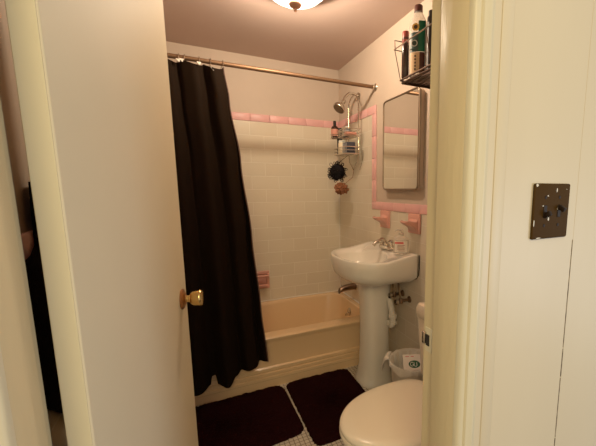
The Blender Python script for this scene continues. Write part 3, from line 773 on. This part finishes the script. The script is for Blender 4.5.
# ------------------------------------------------------------------ toilet
TY = 1.046
to = thing('toilet', 'cream toilet with closed lid facing the doorway side, tank against the wall', 'toilet', (.8, TY, 0))
def lidring(s_, z, grow=0):
    out = []; cx = .715
    for k in range(64):
        t = 2 * PI * k / 64; ct, st = math.cos(t), math.sin(t)
        if ct < 0: u = -(.285 + grow) * abs(ct) ** (2 / 2.05) * s_; w = (.194 + grow) * math.copysign(abs(st) ** (2 / 2.05), st) * s_
        else: u = (.195 + grow) * abs(ct) ** (2 / 3.2) * s_; w = (.194 + grow) * math.copysign(abs(st) ** (2 / 3.2), st) * s_
        out.append((cx + u, TY + w, z))
    return out
bowl = []
def ell(cx, a, b, z, n_=2.2): return sup((cx, TY), a, b, n_, 64, z)
bowl = [ell(.83, .24, .110, 0, 2.8), ell(.83, .24, .110, .02, 2.8), ell(.83, .225, .100, .05, 2.6), ell(.82, .215, .098, .12, 2.4), ell(.80, .225, .115, .20, 2.2), ell(.765, .25, .150, .28, 2.2)]
bowl += [lidring(.95, .345), lidring(.985, .372), lidring(.985, .384), lidring(.8, .386)]
MB().loft(bowl).build('bowl', M['bisque'], to, ang=60)
MB().loft([lidring(1.0, .3875), lidring(1.008, .391), lidring(1.008, .401), lidring(1.0, .405)]).build('seat', M['lid'], to, ang=50)
MB().loft([lidring(.99, .4075), lidring(1.004, .411), lidring(1.004, .419), lidring(.99, .427), lidring(.95, .4315), lidring(.8, .434), lidring(.4, .4355), lidring(.05, .436)]).build('lid', M['lid'], to, ang=50)
tk = MB().loft([rr(x0, XR - .012, TY - w, TY + w, .022, z) for z, x0, w in ((.385, .975, .225), (.40, .948, .246), (.692, .928, .261))]).build('tank', M['bisque'], to, ang=50)
MB().loft([rr(x0, XR - .010, TY - w, TY + w, .022, z) for z, x0, w in ((.690, .930, .256), (.698, .922, .264), (.740, .922, .264), (.756, .928, .258), (.761, .945, .240))]).build('tank_lid', M['bisque'], to, ang=50)
MB().box(.88, 1.02, TY - .14, TY + .14, .33, .39, .02, 3).build('tank_shelf', M['bisque'], to)
for sy in (-.07, .07): MB().box(.890, .922, TY + sy - .02, TY + sy + .02, .386, .425, .006, 2).build('seat_hinge', M['lid'], to)
fh = MB().lathe([(.014, 0), (.014, .006), (.008, .010), (.008, .02)], (.947, TY + .17, .63), (-1, 0, 0), 16).build('flush_handle', M['chrome'], to)
MB().tube([(.930, TY + .17, .63), (.926, TY + .11, .625)], .006, 8).build('flush_lever', M['chrome'], fh)

# ------------------------------------------------------------------ waste bin with bag
BX, BY, BR, BH = 1.056, 1.512, .130, .335
tb = thing('waste_bin', 'small white waste bin with a white bag folded over its rim, between sink and toilet', 'waste bin', (BX, BY, 0))
MB().lathe([(0, 0), (.092, 0), (.096, .006), (BR - .004, BH - .006), (BR, BH), (BR - .004, BH), (BR - .008, BH - .008), (.090, .012), (0, .010)], (BX, BY, 0), (0, 0, 1), 48).build('bin', M['bin'], tb)
mb = MB(); rings = []
rnd = random.Random(9)
ph = [rnd.uniform(0, 6.28) for _ in range(4)]
for r, z, w in ((.080, .15, .004), (.100, .23, .005), (BR - .014, .285, .004), (BR - .006, BH + .004, .001), (BR + .003, BH + .006, .001), (BR + .006, BH - .004, .002), (BR + .006, BH - .030, .0025)):
    ring = []
    for k in range(96):
        t = 2 * PI * k / 96
        f = w * (math.sin(17 * t + ph[0]) + .7 * math.sin(29 * t + ph[1]) + .5 * math.sin(11 * t + ph[2]))
        zz = z
        if z < BH and r > BR: zz += .010 * math.sin(5 * t + ph[3])
        ring.append((BX + (r + f) * math.cos(t), BY + (r + f) * math.sin(t), zz))
    rings.append(ring)
mb.loft(rings, True, False)
MBf = []
bag = mb.build('bin_bag', M['bag'], tb, ang=80)
# loose flap of the bag drooping over the rim
cst = math.atan2(.62, -.78); fl = []
for j in range(7):
    v = j / 6; row = []
    for i in range(9):
        a = cst + (i / 8 - .5) * (.80 - .25 * v); r = BR + .004 + .045 * math.sin(v * 1.5) ; z = BH + .010 + .012 * math.sin(v * PI) - .105 * v * v
        row.append((BX + r * math.cos(a), BY + r * math.sin(a), z + .003 * math.sin(i * 1.7)))
    fl.append(row)
MB().loft(fl, False, False, closed=False).build('bag_flap', M['bag'], bag, ang=80)
# carton in the bin, with a green oval emblem
t = thing('discarded_carton', 'crumpled white carton with a green oval logo lying inside the waste bin', 'carton', (BX, BY, .20))
dn = Vector((-.30, -.62, .72)).normalized()
ex = Vector((dn.y, -dn.x, 0)).normalized() * -1
if ex.x < 0: ex = -ex
ey = dn.cross(ex).normalized()
if ey.z < 0: ey = -ey
cc = Vector((BX + .020, BY + .028, .298))
Rm = Matrix((ex, ey, dn)).transposed()
mb = MB().box(cc.x - .055, cc.x + .055, cc.y - .045, cc.y + .045, cc.z - .012, cc.z + .012, .002, 1, rot=Rm)
car = mb.build('carton', M['paper'], t)
def on(u, v, w=.0126): return cc + ex * u + ey * v + dn * w
MB().poly([on(.010 + .034 * math.cos(a), -.012 + .022 * math.sin(a)) for a in [2 * PI * k / 28 for k in range(28)]]).build('logo', M['greenlogo'], t, smooth=False)
mb = MB()
mb.tube([on(-.004 + .010 * math.cos(a), -.012 + .011 * math.sin(a), .0132) for a in [math.radians(40 + 320 * k / 14) for k in range(15)]] + [on(-.004 + .003, -.014, .0132)], .0017, 6)
mb.tube([on(.016 + .008 * math.cos(a) * 1, -.012 - .006 + .007 * math.sin(a), .0132) for a in [PI + PI * k / 8 for k in range(9)]], .0017, 6)
mb.tube([on(.008, -.018, .0132), on(.008, -.002, .0132)], .0017, 6).tube([on(.024, -.018, .0132), on(.024, -.002, .0132)], .0017, 6)
mb.build('logo_lettering', M['pale'], t)
mb = MB()
for (u, v, w) in ((-.04, .030, .022), (-.008, .031, .018)): mb.poly([on(u, v), on(u + w, v), on(u + w, v + .004), on(u, v + .004)])
mb.build('red_lettering', M['redprint'], t, smooth=False)
MB().box(BX - .055, BX + .05, BY - .04, BY + .05, .17, .243, .012, 3).build('crumpled_base', M['paper'], t)

# ------------------------------------------------------------------ black towel on the wall behind the door
outl = [(.86, .875), (.91, .832), (1.0, .762), (1.12, .715), (1.26, .70), (1.28, 1.10), (1.26, 1.318), (1.10, 1.325), (.972, 1.316), (.964, 1.25), (.960, 1.185), (.93, 1.165), (.87, 1.150), (.855, 1.0)]
mb = MB(); mb.prism([(XL + .012, y, z) for y, z in outl], (.009, 0, 0))
tw = mb.build('hanging_towel', M['towel'], base=(XL, 1.06, .8), ang=30)
tag(tw, 'black towel hanging on the wall, seen through the gap beside the open door', 'towel')

# ------------------------------------------------------------------ lights
def light(name, kind, loc, energy, col, **kw):
    l = bpy.data.lights.new(name, kind); l.energy = energy; l.color = col
    for k, v in kw.items(): setattr(l, k, v)
    o = bpy.data.objects.new(name, l); C.objects.link(o); o.location = loc; return o
light('lamp_bulb', 'POINT', (LX, LY, ZC - .085), 98, (1, .77, .53), shadow_soft_size=.035)
def aim(o, tgt):
    o.rotation_euler = (Vector(tgt) - o.location).to_track_quat('-Z', 'Y').to_euler()
a = light('hall_daylight', 'AREA', (2.3, -1.3, .75), 17, (.72, .83, 1.0), size=.9); aim(a, (.9, .48, .7))
b = light('hall_lamp', 'AREA', (-.45, -1.1, 2.2), 21, (1, .76, .36), size=.6); aim(b, (.4, .6, 1.2))

w = bpy.data.worlds.new('world'); bpy.context.scene.world = w; w.use_nodes = True
w.node_tree.nodes['Background'].inputs[0].default_value = (1, .895, .74, 1)
w.node_tree.nodes['Background'].inputs[1].default_value = .66

# ------------------------------------------------------------------ camera
F, YAW, PIT, ROLL, CX, CY = 339.7, 27.08, 8.338, .023, 368.4, 239.4
cam = bpy.data.cameras.new('camera'); co = bpy.data.objects.new('camera', cam); C.objects.link(co)
cam.sensor_width = 36; cam.sensor_fit = 'HORIZONTAL'; cam.lens = F * 36 / 596
cam.shift_x = (298 - CX) / 596; cam.shift_y = (CY - 223) / 596
cam.clip_start = .02
y, p, r = map(math.radians, (YAW, PIT, ROLL))
fw = Vector((math.sin(y) * math.cos(p), math.cos(y) * math.cos(p), -math.sin(p)))
rt = Vector((math.cos(y), -math.sin(y), 0)); up = rt.cross(fw)
rt2 = rt * math.cos(r) + up * math.sin(r); up2 = up * math.cos(r) - rt * math.sin(r)
co.matrix_world = Matrix(((rt2.x, up2.x, -fw.x, 0), (rt2.y, up2.y, -fw.y, 0), (rt2.z, up2.z, -fw.z, 1.30), (0, 0, 0, 1)))
bpy.context.scene.camera = co
S = bpy.context.scene
S.view_settings.view_transform = 'Standard'; S.view_settings.look = 'None'; S.view_settings.gamma = 1.10
S.cycles.max_bounces = 10; S.cycles.transparent_max_bounces = 12
S.cycles.use_denoising = True
